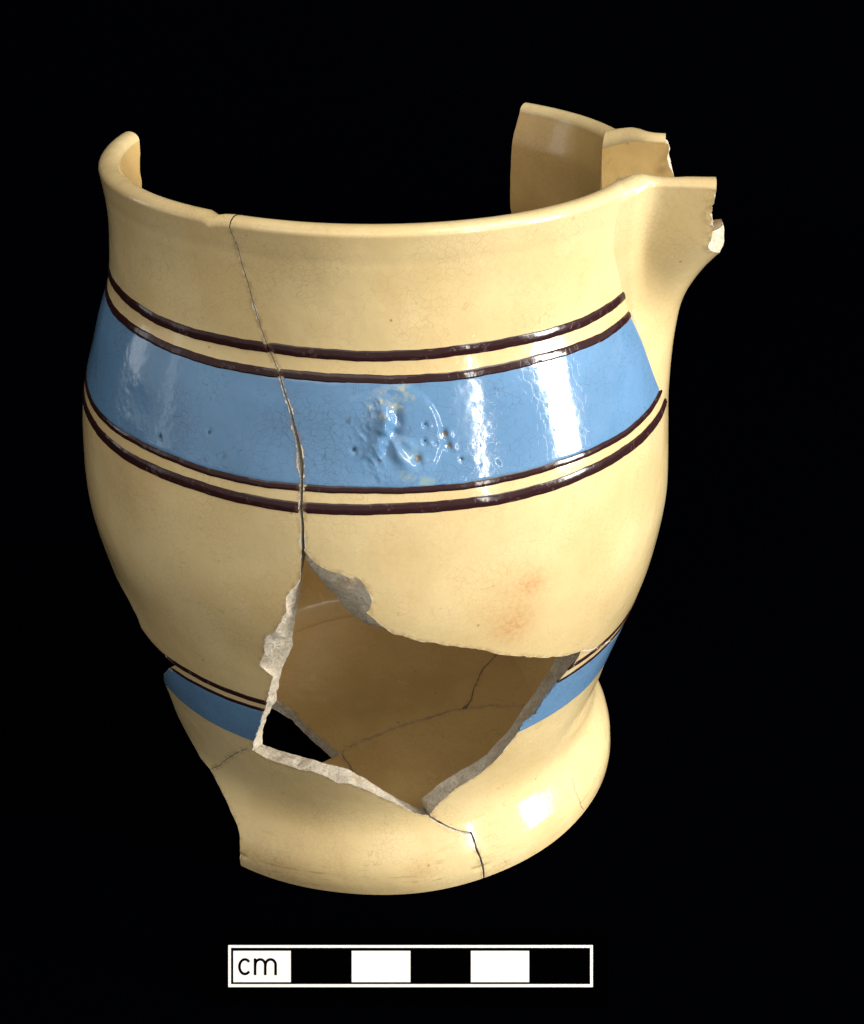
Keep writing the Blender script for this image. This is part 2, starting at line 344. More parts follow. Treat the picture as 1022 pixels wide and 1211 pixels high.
def shell(name, segs, f_out, f_in, metric, inv, parent, mats, step_b=.05, step=.11, fine=(), jit=.035, flip=False, rows=6, d_uv=(.05, .01), bands=None, band_mask=None, seed=0.0, smooth_ends=None):
    """a solid sherd: outer and inner skins cut to the outline, joined by a broken, glued or rounded edge"""
    O, I, kinds, gaps = [], [], [], []
    for sg in segs:
        a, b, k, gp = resample(sg, step_b, metric); O.append(a); I.append(b); kinds += k; gaps += gp
    O = np.vstack(O); I = np.vstack(I); n = len(O); gaps = np.array(gaps)
    MO, MI = metric(O[:, 0], O[:, 1]), metric(I[:, 0], I[:, 1])
    area = .5 * np.sum(MO[:, 0] * np.roll(MO[:, 1], -1) - np.roll(MO[:, 0], -1) * MO[:, 1])
    if area < 0:
        MO, MI, kinds, gaps = MO[::-1].copy(), MI[::-1].copy(), kinds[-2::-1] + kinds[-1:], np.roll(gaps[::-1], -1)
    rough = np.array([k in ('frac', 'joint') for k in kinds], float)
    amp = np.array([{'frac': jit, 'joint': jit * .42, 'smooth': jit * .4}.get(k, 0) for k in kinds])
    # the same displacement field for every sherd, so that neighbours still fit
    ku = noise2(MO[:, 0], MO[:, 1], 2.6, 1.3) + .55 * noise2(MO[:, 0], MO[:, 1], 8.5, 4.1) + .3 * noise2(MO[:, 0], MO[:, 1], 24, 7.7)
    kv = noise2(MO[:, 0], MO[:, 1], 2.6, 21.3) + .55 * noise2(MO[:, 0], MO[:, 1], 8.5, 24.1) + .3 * noise2(MO[:, 0], MO[:, 1], 24, 27.7)
    fade = np.ones(n)
    if smooth_ends: fade = smooth_ends(MO)
    J = np.stack([ku, kv * fade], -1) * amp[:, None]
    tg = np.roll(MO, -1, 0) - np.roll(MO, 1, 0); tg /= np.linalg.norm(tg, axis=1)[:, None] + 1e-9
    outn = np.stack([tg[:, 1], -tg[:, 0]], -1)                      # points out of the polygon (ccw)
    for i_, k_ in enumerate(kinds):
        if k_ in ('rim', 'foot'): outn[i_] = (0, 1 if k_ == 'rim' else -1)
    MO2 = MO + J - outn * gaps[:, None]
    ji = np.stack([noise2(MI[:, 0], MI[:, 1], 5, 41.3), noise2(MI[:, 0], MI[:, 1], 5, 44.3) * fade], -1) * amp[:, None] * .7
    MI2 = MI + J * .6 + ji - outn * gaps[:, None]
    me = Mesh()
    brk = MO2[[i_ for i_, k_ in enumerate(kinds) if k_ in ('frac', 'joint', 'smooth')]]
    def grime(P):
        out = np.zeros(len(P))
        if not len(brk): return out
        for i_ in range(0, len(P), 3000):
            out[i_:i_+3000] = np.hypot(P[i_:i_+3000, None, 0] - brk[None, :, 0], P[i_:i_+3000, None, 1] - brk[None, :, 1]).min(1)
        return np.clip(1 - out / .12, 0, 1)
    # outer skin
    rings = np.vstack([MO2 - outn * d_ for d_ in (.04, .085, .13)]); rings = rings[inside(rings[:, 0], rings[:, 1], MO2)]
    rings = rings[np.concatenate([np.hypot(rings[i_:i_+3000, None, 0] - MO2[None, :, 0], rings[i_:i_+3000, None, 1] - MO2[None, :, 1]).min(1) for i_ in range(0, len(rings), 3000)]) > .03]
    fp = fill_points(MO2, step, fine); fp = fp[grime(fp) <= 0] if len(brk) else fp
    vv, F = tri(MO2, np.vstack([fp, rings])); u, v = inv(vv[:, 0], vv[:, 1])
    A = f_out(u, v); N = normals(f_out, u, v, d_uv[0], d_uv[1], flip)
    fn = fix_normals(A, F); 
    if (fn * N).sum() < 0: F = F[:, ::-1]
    me.add(A, N, F, 0, grime(vv))
    # inner skin
    vi, Fi = tri(MI2, fill_points(MI2, step * 1.6)); ui, w = inv(vi[:, 0], vi[:, 1])
    B = f_in(ui, w); NB = -normals(f_in, ui, w, d_uv[0], d_uv[1], flip)
    if (fix_normals(B, Fi) * NB).sum() < 0: Fi = Fi[:, ::-1]
    me.add(B, NB, Fi, 3)
    # edge
    uo, vo = inv(MO2[:, 0], MO2[:, 1]); ua, va = inv(MI2[:, 0], MI2[:, 1])
    PO, PI = f_out(uo, vo), f_in(ua, va)
    e = 1e-3
    ue, ve = inv(MO2[:, 0] + outn[:, 0] * e, MO2[:, 1] + outn[:, 1] * e); T = f_out(ue, ve) - PO; T /= np.linalg.norm(T, axis=1)[:, None] + 1e-12
    for i_, k_ in enumerate(kinds):
        if k_ in ('rim', 'foot'): T[i_] = (0, 0, 1 if k_ == 'rim' else -1)
    NO = normals(f_out, uo, vo, d_uv[0], d_uv[1], flip)
    th = np.linalg.norm(PI - PO, axis=1)
    def edge_block(idx, kind):
        # idx: list of consecutive vertex numbers (cyclic)
        R = 9 if kind in ('rim', 'foot') else rows
        TT = T[idx] if kind not in ('rim', 'foot') else np.tile(np.array([0, 0, 1.0 if kind == 'rim' else -1.0]), (len(idx), 1))
        ks = np.linspace(0, 1, R); rowsV = []; rowsN = []
        for k in ks:
            if kind in ('rim', 'foot'):
                ph = math.pi * k; bul = .62 if kind == 'rim' else .28
                p = PO[idx] * (1 + math.cos(ph)) / 2 + PI[idx] * (1 - math.cos(ph)) / 2 + TT * (np.minimum(th[idx], .5) * .5 * bul * 1.35 * math.sin(ph))[:, None]
                nn = NO[idx] * math.cos(ph) * bul + TT * math.sin(ph)
                nn /= np.linalg.norm(nn, axis=1)[:, None]; rowsN.append(nn)
            else:
                lat, dep = k ** .75, k ** 1.35
                mu = MO2[idx] * (1 - lat) + MI2[idx] * lat; uu, w2 = inv(mu[:, 0], mu[:, 1])
                p = f_out(uu, w2) * (1 - dep) + f_in(uu, w2) * dep
                if kind == 'frac' and 0 < k < 1:
                    r1 = np.array([noise.noise(Vector(q) * 6.0) + .6 * noise.noise(Vector(q) * 17.0) for q in p]) * .038 * math.sin(math.pi * k) ** .5
                    p = p + TT * r1[:, None]
            rowsV.append(p)
        m = len(idx); V = np.vstack(rowsV); FF = []
        for r in range(R - 1):
            a = np.arange(m - 1) + r * m
            FF.append(np.stack([a, a + 1, a + m], -1)); FF.append(np.stack([a + 1, a + m + 1, a + m], -1))
        FF = np.vstack(FF)
        fn = fix_normals(V, FF)
        if (fn * np.tile(TT, (R, 1))).sum() < 0: FF = FF[:, ::-1]; fn = -fn
        NN = np.vstack(rowsN) if rowsN else fn
        me.add(V, NN, FF, {'frac': 1, 'joint': 1, 'smooth': 1, 'rim': 0, 'foot': 0, 'soft': 0, 'glue': 2}.get(kind, 1))
    i = 0; start = next((k for k in range(n) if kinds[k] != kinds[k-1]), 0); k = 0
    while k < n:
        a = (start + k) % n; kd = kinds[a]; L = 1
        while k + L < n and kinds[(start + k + L) % n] == kd: L += 1
        edge_block(np.array([(start + k + j) % n for j in range(L + 1)]), kd); k += L
    ob = me.build(name, mats, parent)
    # coloured slip laid over the body in raised bands
    for (bname, z1, z2, h, dome, mat) in (bands or ()):
        lo, hi = MO2.min(0), MO2.max(0)
        if z2 <= lo[1] or z1 >= hi[1]: continue
        gz = z2 - z1; ts = max(gz / 7, .022) if dome else .07
        rowz = np.linspace(z1, z2, max(3, int(round(gz / ts)) + 1))
        us = .06
        g = np.array([(x, z) for z in rowz for x in np.arange(lo[0], hi[0], us)])
        if not dome:
            fx0, fx1 = math.radians(-5.5) * 4.65, math.radians(15) * 4.65
            g = g[~((g[:, 0] > fx0) & (g[:, 0] < fx1))]
            if z1 > 6: g = np.vstack([g, np.array([(x, z) for z in np.arange(z1, z2 + .001, .022) for x in np.arange(fx0, fx1, .022)] + [(x, z) for z in (z1, z2) for x in np.arange(fx0, fx1, .022)])])
            else: g = np.vstack([g, np.array([(x, z) for z in rowz for x in np.arange(fx0, fx1, us)])])
        g = g[inside(g[:, 0], g[:, 1], MO2)]
        vv, F = tri(MO2, g)
        c = vv[F].mean(1); keep = (c[:, 1] > z1) & (c[:, 1] < z2)
        keep &= (vv[F][:, :, 1].min(1) > z1 - 1e-4) & (vv[F][:, :, 1].max(1) < z2 + 1e-4)
        if band_mask is not None: keep &= band_mask(c, bname)
        F = F[keep]
        if len(F) < 4: continue
        used = np.unique(F); mp = -np.ones(len(vv), int); mp[used] = np.arange(len(used)); F = mp[F]; vv = vv[used]
        def fb(uu, w):
            wz = .010 * np.sin(np.radians(uu) * 9 + z1 * 5) + .003 * np.sin(np.radians(uu) * 31 + z1 * 9)
            s = np.clip((w - z1) / gz, 0, 1)
            if dome: hh = .004 + (h - .003) * (4 * s * (1 - s)) ** .42
            else: hh = h - .012 * np.clip(1 - np.minimum(s, 1 - s) * gz / .03, 0, 1)
            a = np.radians(uu)
            rg = .002 * np.sin(a * 67 + z1) + .0015 * np.sin(a * 131 + 2 * z1)
            w = w + wz * (1 if dome or True else 0) + rg
            r = R_out(w) + lumps(uu, w) + wob(uu, w) + hh
            return np.stack([r * np.sin(a), -r * np.cos(a), w], -1)
        u, v = inv(vv[:, 0], vv[:, 1]); A = fb(u, v); N = normals(fb, u, v, .03, .004, flip)
        if (fix_normals(A, F) * N).sum() < 0: F = F[:, ::-1]
        lab = np.arange(len(vv))
        while True:
            mn = lab[F].min(1); l2 = lab.copy()
            for k_ in range(3): np.minimum.at(l2, F[:, k_], mn)
            l2 = l2[l2]
            if (l2 == lab).all(): break
            lab = l2
        allA, allN, allF, allG = A, N, F, grime(vv)
        for comp in np.unique(lab[allF[:, 0]]):
          F = allF[lab[allF[:, 0]] == comp]
          if len(F) < 12: continue
          used = np.unique(F); mp = -np.ones(len(vv), int); mp[used] = np.arange(len(used)); F = mp[F]; A, N = allA[used], allN[used]
          bm = Mesh(); bm.add(A, N, F, 0, allG[used])
          # skirt
          ed = {}
          for f in F:
              for a, b in ((f[0], f[1]), (f[1], f[2]), (f[2], f[0])): ed[(a, b)] = 1
          be = np.array([(a, b) for a, b in ed if (b, a) not in ed])
          P0, P1 = A[be[:, 0]], A[be[:, 1]]; n0, n1 = N[be[:, 0]], N[be[:, 1]]
          V = np.vstack([P0, P1, P0 - n0 * .035, P1 - n1 * .035]); q = len(be); ii = np.arange(q)
          FF = np.vstack([np.stack([ii + q, ii, ii + 2 * q], -1), np.stack([ii + q, ii + 2 * q, ii + 3 * q], -1)])
          bm.add(V, fix_normals(V, FF), FF, 0)
          bm.build(bname, [mat], ob)
    return ob

metric = lambda th, t: np.stack([np.radians(th) * 4.65, np.asarray(t, float)], -1)
inv = lambda x, y: (np.degrees(x / 4.65), y)
def ends(MO):
    z = MO[:, 1]; return np.clip((11.42 - z) / .12, 0, 1) * np.clip(z / .12, 0, 1)

# traced break lines, as (degrees round the pot, height)
crack_a = [(-26.9, 11.42), (-26.4, 11.33), (-25.79, 11.169), (-24.98, 10.871), (-23.77, 10.514), (-22.21, 10.169), (-20.61, 9.861), (-18.89, 9.585), (-17.31, 9.365), (-15.42, 9.042), (-14.02, 8.75), (-13.33, 8.578), (-12.77, 8.36), (-12.89, 8.158), (-12.76, 8.004), (-12.76, 7.76), (-12.53, 7.39), (-12.22, 7.105)]
hole_l = [(-12.7, 7.105), (-12.87, 6.969), (-13.18, 6.845), (-13.33, 6.642), (-14.33, 6.493), (-15.43, 6.363), (-15.6, 6.224), (-15.55, 6.1), (-16.67, 5.883), (-17.84, 5.704), (-19.81, 5.529), (-20.59, 5.343), (-20.76, 5.163), (-21.96, 4.932), (-21.98, 4.86), (-20.01, 4.708), (-20.74, 4.447), (-21.52, 4.248), (-21.77, 4.211), (-23.29, 3.825), (-25.4, 3.428), (-27.94, 2.909), (-29.47, 2.613)]
hole_l_in = [(-12.9, 6.99), (-13.7, 6.687), (-14.19, 6.533), (-14.39, 6.376), (-14.69, 6.215), (-14.95, 6.079), (-15.3, 5.92), (-15.76, 5.77), (-16.46, 5.545), (-17.02, 5.364), (-17.36, 5.217), (-17.71, 5.043), (-18.63, 4.852), (-19.64, 4.667), (-20.44, 4.52), (-21.42, 4.345), (-22.12, 4.081), (-23.17, 3.862), (-23.78, 3.701), (-25.94, 3.381), (-28.74, 2.983), (-30.86, 2.561), (-31.53, 2.32)]
hole_bl = [(-29.47, 2.613), (-26.86, 2.516), (-22.82, 2.491), (-19.02, 2.44), (-15.93, 2.466), (-12.71, 2.373), (-10.26, 2.249), (-7.31, 2.255), (-4.56, 2.158), (-1.54, 1.983), (2.18, 1.771), (5.65, 1.511), (8.79, 1.358), (10.55, 1.323)]
hole_bl_in = [(-31.53, 2.32), (-28.79, 2.309), (-25.36, 2.312), (-21.39, 2.314), (-18.07, 2.286), (-14.64, 2.233), (-11.56, 2.223), (-8.7, 2.161), (-5.07, 1.984), (-2.05, 1.764), (2.09, 1.495), (5.87, 1.264), (9.38, 1.092), (11.57, 1.026)]
hole_r = [(10.55, 1.323), (13.69, 1.65), (17.13, 1.882), (22.6, 2.127), (26.86, 2.445), (29.07, 2.732), (30.58, 2.887), (31.3, 3.062), (33.83, 3.164), (35.04, 3.491), (36.74, 3.693), (37.75, 3.844), (38.78, 3.99), (41.29, 4.143), (41.64, 4.355)]
hole_r_in = [(11.57, 1.026), (9.72, 1.319), (14.88, 1.628), (21.24, 1.87), (27.55, 2.04), (30.23, 2.283), (32.44, 2.421), (34.23, 2.527), (35.85, 2.83), (37.3, 3.007), (39.21, 3.249), (40.16, 3.399), (41.24, 3.522), (41.87, 3.737), (42.89, 3.932)]
hole_t = [(-12.22, 7.105), (-10.84, 6.972), (-9.46, 6.864), (-7.88, 6.809), (-6.08, 6.75), (-4.72, 6.721), (-3.85, 6.734), (-2.72, 6.625), (-1.97, 6.525), (-1.44, 6.364), (-1.88, 6.224), (-2.71, 6.153), (-1.22, 6.033), (0.47, 5.893), (2.08, 5.761), (8.19, 5.571), (17.45, 5.262), (26.74, 4.839), (33.98, 4.592), (41.64, 4.355)]
hole_t_in = [(-13.67, 6.744), (-12.12, 6.56), (-11.06, 6.45), (-9.86, 6.298), (-8.81, 6.195), (-7.91, 6.098), (-7.17, 6.013), (-6.43, 5.927), (-5.53, 5.849), (-4.92, 5.803), (-4.32, 5.755), (-3.56, 5.709), (-2.64, 5.661), (0.31, 5.7), (2.2, 5.72), (9, 5.62), (18.2, 5.35), (27.5, 4.95), (34.5, 4.68), (42.2, 4.36)]
crack_b = [(10.55, 1.323), (11.95, 1.234), (13.85, 1.112), (16.51, 0.985), (17.98, 0.932), (20.38, 0.879), (20.73, 0.766), (20.79, 0.637), (21.26, 0.483), (21.8, 0.279), (22.28, 0)]
crack_c = [(-29.47, 2.613), (-31.36, 2.576), (-37.16, 2.155), (-43.19, 1.624), (-47.77, 1.325)]
crack_e = [(41.64, 4.355), (46.44, 4.149), (51.39, 4.006), (58.52, 3.75), (63.47, 3.7), (75, 3.85), (90, 4.2), (105, 4.5), (120, 4.6)]
left1 = [crack_c[-1], (-51.8, 1.4), (-54.9, 1.6), (-57, 1.8), (-58.3, 2.0), (-58.6, 2.2), (-58.2, 2.5), (-58.4, 2.8), (-56.4, 3.1), (-54.0, 3.35), (-48.5, 3.78), (-45.3, 4.02), (-48.1, 4.10), (-52.8, 4.15), (-56.9, 4.25), (-57, 4.45), (-60, 4.75), (-72, 5.1), (-85, 5.6), (-93, 7), (-95, 9), (-97, 10.2), (-98.5, 10.7), (-100, 11.05), (-102, 11.25), (-103.5, 11.42)]
left1_in = left1[:-5] + [(-93.4, 10.2), (-94.2, 10.7), (-96.5, 11.05), (-101, 11.25), (-103.5, 11.42)]
left3 = [(-47.77, 1.325), (-44.44, 1.143), (-39.03, 0.908), (-36.12, 0.754), (-34.31, 0.621), (-33.46, 0.421), (-33.55, 0.18), (-33.4, 0)]
ONE = lambda z: (z, z)
bands = [('brown_line', 9.735, 9.882, .020, True, M_BROWN), ('brown_line', 9.433, 9.55, .018, True, M_BROWN), ('blue_band', 8.058, 9.458, .010, False, M_BLUE),
         ('brown_line', 7.981, 8.082, .018, True, M_BROWN), ('brown_line', 7.686, 7.847, .020, True, M_BROWN),
         ('brown_line', 4.006, 4.120, .016, True, M_BROWN), ('brown_line', 3.808, 3.895, .016, True, M_BROWN), ('blue_band', 2.874, 3.83, .010, False, M_BLUE)]
G1 = .009
def rev(L): return L[::-1]
crack_a_in = crack_a[:-1] + [(-12.9, 6.99)]; crack_b_in = [hole_bl_in[-1], (13.4, .86)] + crack_b[2:]
crack_c_in = [hole_l_in[-1], (-33.0, 2.30)] + crack_c[2:]; crack_e_in = [(42.5, 4.1), (46.6, 4.0)] + crack_e[2:]
hole_r_in[-1] = (42.5, 4.1); hole_t_in[-1] = (42.5, 4.1); hole_t_in[0] = (-12.9, 6.99)
crack_a_l = [(a - (0 if z > 9.4 else .12 if z > 8.75 else (.5 if z > 8.5 else 1.0 if z > 8.3 else .22 if z > 8.05 else .32)), z) for a, z in crack_a]
jug = bpy.data.objects.new('broken_jug', None); COL.objects.link(jug)
jug['label'] = 'broken cream glazed pottery jug with blue bands and a large hole in its front'
jug['category'] = 'jug'

SP_TH = 81.0
AL_Z = np.array([7.2, 7.62, 8.0, 8.67, 9.34, 9.86, 10.6, 11.6, 12]); AL = np.array([3.5, 8.5, 12.5, 16.2, 19.4, 22, 26.5, 29, 29.5])
def spout_mask(c, bname):
    th = np.degrees(c[:, 0] / 4.65); al = np.interp(c[:, 1], AL_Z, AL)
    return ~((np.abs(th - SP_TH) < al - 2.6) & (c[:, 1] > 7.55))
common = dict(f_out=S_out, f_in=S_in, metric=metric, inv=inv, parent=jug, mats=[M_CREAM, M_FRAC, M_CEM, M_INNER], bands=bands, band_mask=spout_mask, smooth_ends=ends)
BL = ((math.radians(-6) * 4.65, 8.0), (math.radians(15.5) * 4.65, 9.55), .03)
def mk(name, label, segs, **kw):
    o = shell(name, segs, **{**common, **kw})
    if label: o['label'] = label
    return o
# the left side of the jug, from rim to foot band
mk('body_sherd', 'left side sherd running from the rim down to the lower blue band', [
    (crack_a_l, crack_a_in, 'joint', G1), (hole_l, hole_l_in, 'frac'), (crack_c, crack_c_in, 'joint', G1 * .6), (left1, left1_in, 'smooth'),
    ([(-103.5, 11.42), (-33, 11.42), (-31.5, 11.36), (-29.5, 11.40), (-27.12, 11.42)], None, 'rim')])
# the big front and right-hand sherd with the spout
open_o = [(17.4, 11.42), (17.3, 11.25), (17.0, 11.0), (15.8, 10.5), (13.5, 10.0), (9, 9.6), (4, 9.3), (0, 9.2)]
open_r = [(81 + a, z) for a, z in open_o] + [(81 - a, z) for a, z in open_o[::-1][1:]]
open_i = [(81 + a * 1.11, z) for a, z in open_o] + [(81 - a * 1.11, z) for a, z in open_o[::-1][1:]]
back_r = [(120, 4.6), (126, 5.5), (133, 6.7), (137, 8.4), (139.9, 9.7), (139.5, 10.42), (139.2, 11.0), (138.8, 11.42)]
mk('body_sherd', 'large front and right side sherd below the rim, carrying the spout', [
    (rev(crack_a), rev(crack_a_in), 'joint', G1), ([(-26.7, 11.42), (61.8, 11.42)], None, 'rim'), (rev(open_r), rev(open_i), 'soft'), ([(100.2, 11.42), (138.6, 11.42)], None, 'rim'),
    (rev(back_r), None, 'smooth'), (rev(crack_e), rev(crack_e_in), 'joint', .004), (rev(hole_t), rev(hole_t_in), 'frac')], fine=[BL])
mk('foot_sherd', 'left front sherd of the foot below the hole', [
    (hole_bl, hole_bl_in, 'frac'), (crack_b, crack_b_in, 'joint', .019), ([(22.25, 0), (-33.4, 0)], None, 'foot'), (rev(left3), None, 'smooth'), (rev(crack_c), rev(crack_c_in), 'joint', G1 * .6)])
mk('foot_sherd', 'right front sherd of the foot with part of the lower blue band', [
    (hole_r, hole_r_in, 'frac'), (crack_e, crack_e_in, 'joint', .004), ([(120, 4.6), (118, 2.4), (119, 1.2), (117, 0)], None, 'joint', G1), ([(117, 0), (22.25, 0)], None, 'foot'), (rev(crack_b), rev(crack_b_in), 'joint', .019)])
mk('body_sherd', 'lower back sherd of the jug', [
    ([(117, 0), (119, 1.2), (118, 2.4), (120, 4.6)], None, 'joint', G1), ([(120, 4.6), (138, 5.1), (158, 4.3), (185, 3.9), (205, 3.2), (222, 2.4), (235, 1.2), (238, 0)], None, 'frac'), ([(238, 0), (117, 0)], None, 'foot')])

# ------------------------------------------------------------------ bottom of the jug seen through the hole
BP = np.array([(0, .6), (2.7, .6), (3.05, .62), (3.3, .68), (3.5, .8), (3.62, 1.0), (3.69, 1.3), (3.74, 1.6), (3.85, 2.0), (3.89, 2.3), (4.0, 2.8), (4.16, 3.4), (4.36, 4.2)])
BP[:, 0] -= .02 * (BP[:, 1] > .7)
bs_ = np.r_[0, np.cumsum(np.hypot(*np.diff(BP, axis=0).T))]
# smooth the profile a little
ss = np.linspace(0, bs_[-1], 240); br = np.interp(ss, bs_, BP[:, 0]); bz = np.interp(ss, bs_, BP[:, 1])
ker = np.hanning(17); ker /= ker.sum()
brs = np.convolve(np.pad(br, 8, mode='reflect', reflect_type='odd'), ker, 'valid'); bzs = np.convolve(np.pad(bz, 8, mode='reflect', reflect_type='odd'), ker, 'valid')
bnr, bnz = np.gradient(bzs, ss), -np.gradient(brs, ss)       # down / outward normal
def base_xy(u, v, off):
    rho = np.hypot(u, v) + 1e-9
    r = np.interp(rho, ss, brs + bnr * off); z = np.interp(rho, ss, bzs + bnz * off)
    z = z + .006 * np.sin(u * 2.1 + 1) * np.sin(v * 1.7)
    return np.stack([u / rho * r, v / rho * r, z], -1)
B_top = lambda u, v: base_xy(u, v, 0.0)
B_bot = lambda u, v: base_xy(u, v, .27)
ident = lambda a, b: np.stack([np.asarray(a, float), np.asarray(b, float)], -1)
def ring(a0, a1, rho0, rho1, n=24):
    return [((rho0 + (rho1 - rho0) * k / n) * math.sin(math.radians(a0 + (a1 - a0) * k / n)), -(rho0 + (rho1 - rho0) * k / n) * math.cos(math.radians(a0 + (a1 - a0) * k / n))) for k in range(n + 1)]
RF = 3.78                                             # to z about 1.2
RBK = 5.5
edge = [(-3.3, 1), (-2.75, 0.55), (-2.089, 0.049), (-1.799, -0.24), (-1.381, -0.866), (-1.076, -1.248), (-0.844, -1.533), (-0.764, -1.584)]
arc = [(-0.764, -1.584), (-0.702, -1.44), (-0.286, -1.176), (0.293, -0.84), (0.883, -0.584), (1.414, -0.366), (1.661, -0.315), (2.077, -0.254), (2.788, -0.282), (3.3, -0.6), (3.62, -1.15)]
branch = [(1.661, -0.315), (1.779, -0.056), (1.854, 0.329), (2.119, 1.025), (2.401, 1.422), (2.9, 1.75), (3.5, 2.1)]
def ang(p): return math.degrees(math.atan2(p[0], -p[1]))
bcommon = dict(f_out=B_top, f_in=B_bot, metric=ident, inv=lambda a, b: (a, b), parent=jug, mats=[M_CREAM, M_FRAC, M_CEM, M_INNER], step=.12, d_uv=(.01, .01), jit=.03)
ra = math.hypot(*arc[-1]); rb = math.hypot(*branch[-1]); re = math.hypot(*edge[0])
i6 = 6
bcommon['mats'] = [M_INNER, M_FRAC, M_CEM, M_CREAM]
shell('base_sherd', [(arc[:i6] + [(1.56, -.335), (1.70, -.17)], None, 'joint', .009), ([(1.70, -.17)] + branch[1:], None, 'joint', .009), (ring(ang(branch[-1]), 180, rb, RBK, 16) + ring(180, 245, RBK, 4.6, 16)[1:] + [edge[0]], None, 'frac'), (edge, None, 'frac')], **bcommon)
shell('base_sherd', [(arc[i6:], None, 'joint', .009), (ring(ang(arc[-1]), ang(branch[-1]), ra, rb, 20), None, 'frac'), (rev(branch), None, 'joint', .009)], **bcommon)
crk = [(-0.764, -1.60), (-0.71, -1.75), (-0.60, -1.98), (-0.52, -2.3), (-0.5, -2.9), (-0.45, -3.47)]
shell('base_sherd', [(crk, None, 'joint', .008), (ring(ang(crk[-1]), ang(arc[-1]), 3.62, ra, 24), None, 'frac'), (rev(arc), None, 'joint', .009)], **bcommon)
shell('base_sherd', [(rev(crk), None, 'joint', .008), ([(-0.764, -1.60), (-0.86, -1.64), (-0.98, -1.73), (-1.2, -1.9), (-1.45, -2.15), (-1.6, -2.6), (-1.65, -3.08)], None, 'frac'), (ring(ang((-1.65, -3.08)), ang(crk[-1]), 3.62, 3.62, 8), None, 'frac')], **bcommon)

# ------------------------------------------------------------------ spout
KZ = np.array([7.1, 7.5, 8.0, 8.6, 8.97, 9.41, 9.7, 9.99, 10.2, 10.6, 11.1, 11.6, 12]); KR = np.array([5.0, 4.955, 4.93, 4.93, 4.95, 5.02, 5.14, 5.31, 5.47, 5.9, 6.55, 7.1, 7.5])
MKR = spline_m(KZ, KR)
def RKf(z):
    i = np.clip(np.searchsorted(KZ, z, 'right') - 1, 0, len(KZ) - 2); h = KZ[i+1] - KZ[i]; a = (KZ[i+1] - z) / h; b = (z - KZ[i]) / h
    return a * KR[i] + b * KR[i+1] + ((a**3 - a) * MKR[i] + (b**3 - b) * MKR[i+1]) * h * h / 6
PH = np.array([0, .1, .2, .35, .5, .6, .7, .8, .9, 1, 1.1])
BT = np.array([0, .22, .41, .62, .72, .735, .735, .75, .84, 1, 1.12]); FT = np.array([1, .985, .94, .82, .60, .40, .245, .15, .085, 0, -.06])
MAL_ = spline_m(AL_Z, AL); MB_, MF_ = spline_m(PH, BT), spline_m(PH, FT)
def cs(x, X, Y, M):
    i = np.clip(np.searchsorted(X, x, 'right') - 1, 0, len(X) - 2); h = X[i+1] - X[i]; a = (X[i+1] - x) / h; b = (x - X[i]) / h
    return a * Y[i] + b * Y[i+1] + ((a**3 - a) * M[i] + (b**3 - b) * M[i+1]) * h * h / 6
ea = np.array([math.sin(math.radians(SP_TH)), -math.cos(math.radians(SP_TH)), 0]); eb = np.array([-math.cos(math.radians(SP_TH)), -math.sin(math.radians(SP_TH)), 0])  # eb points to the front
RSZ = np.array([6.5, 7.2, 8, 8.6, 9.1, 9.6, 10.1, 10.8, 11.6, 12.2]); RSV = R_out(RSZ); RSV[-4:] = (4.235, 4.18, 4.16, 4.15); MRS = spline_m(RSZ, RSV)
def spout_ab(ph, z):
    al = np.radians(cs(z, AL_Z, AL, MAL_)); r = cs(z, RSZ, RSV, MRS) - .004
    b0 = r * np.sin(al); s = np.sign(ph); p = np.abs(ph)
    q = np.clip((z - 8.8) / 2.0, 0, 1); q = q * q * (3 - 2 * q)
    Bv = p; Fv = np.cos(np.clip(p, 0, 1) * math.pi / 2) ** 1.25
    B = (1 - q) * Bv + q * cs(p, PH, BT, MB_); F = (1 - q) * Fv + q * cs(p, PH, FT, MF_)
    b = b0 * B; ac = np.sqrt(np.maximum(r * r - b * b, .1))
    a = ac + np.maximum(RKf(z) - r, .0) * F - .085 * np.clip((p - .90) / .08, 0, 1.6)
    return a, b * s
def SPo(ph, z):
    a, b = spout_ab(ph, z); return a[:, None] * ea + b[:, None] * eb + z[:, None] * np.array([0, 0, 1.0])
def SPn(ph, z):
    n = normals(SPo, ph, z, .004, .01, False)
    return n
TST = SPn(np.array([0.0]), np.array([9.8]))[0]; SGN = 1 if TST @ ea > 0 else -1
def SPi(ph, z):
    n = SPn(ph, z) * SGN
    P = SPo(ph, z) - n * .30
    # beside the neck the inner face runs flat from the mouth of the jug to the lip
    oo = np.array(open_o[::-1]); of = np.radians(np.interp(z, oo[:, 1], oo[:, 0])); r = cs(z, RSZ, RSV, MRS)
    bt = r * np.sin(of) - .05; ai = np.sqrt((r - .40) ** 2 - bt ** 2) - .01
    a7, b7 = spout_ab(np.full(len(z), .68), z)
    u = np.clip((.98 - np.abs(ph)) / .30, 0, 1)
    at = ai + (a7 - ai) * u
    Q = at[:, None] * ea + (np.sign(ph) * bt)[:, None] * eb + z[:, None] * np.array([0, 0, 1.0])
    w = np.clip((np.abs(ph) - .60) / .12, 0, 1) * np.clip((z - 9.7) / .5, 0, 1); w = (w * w * (3 - 2 * w))[:, None]
    return P * (1 - w) + Q * w
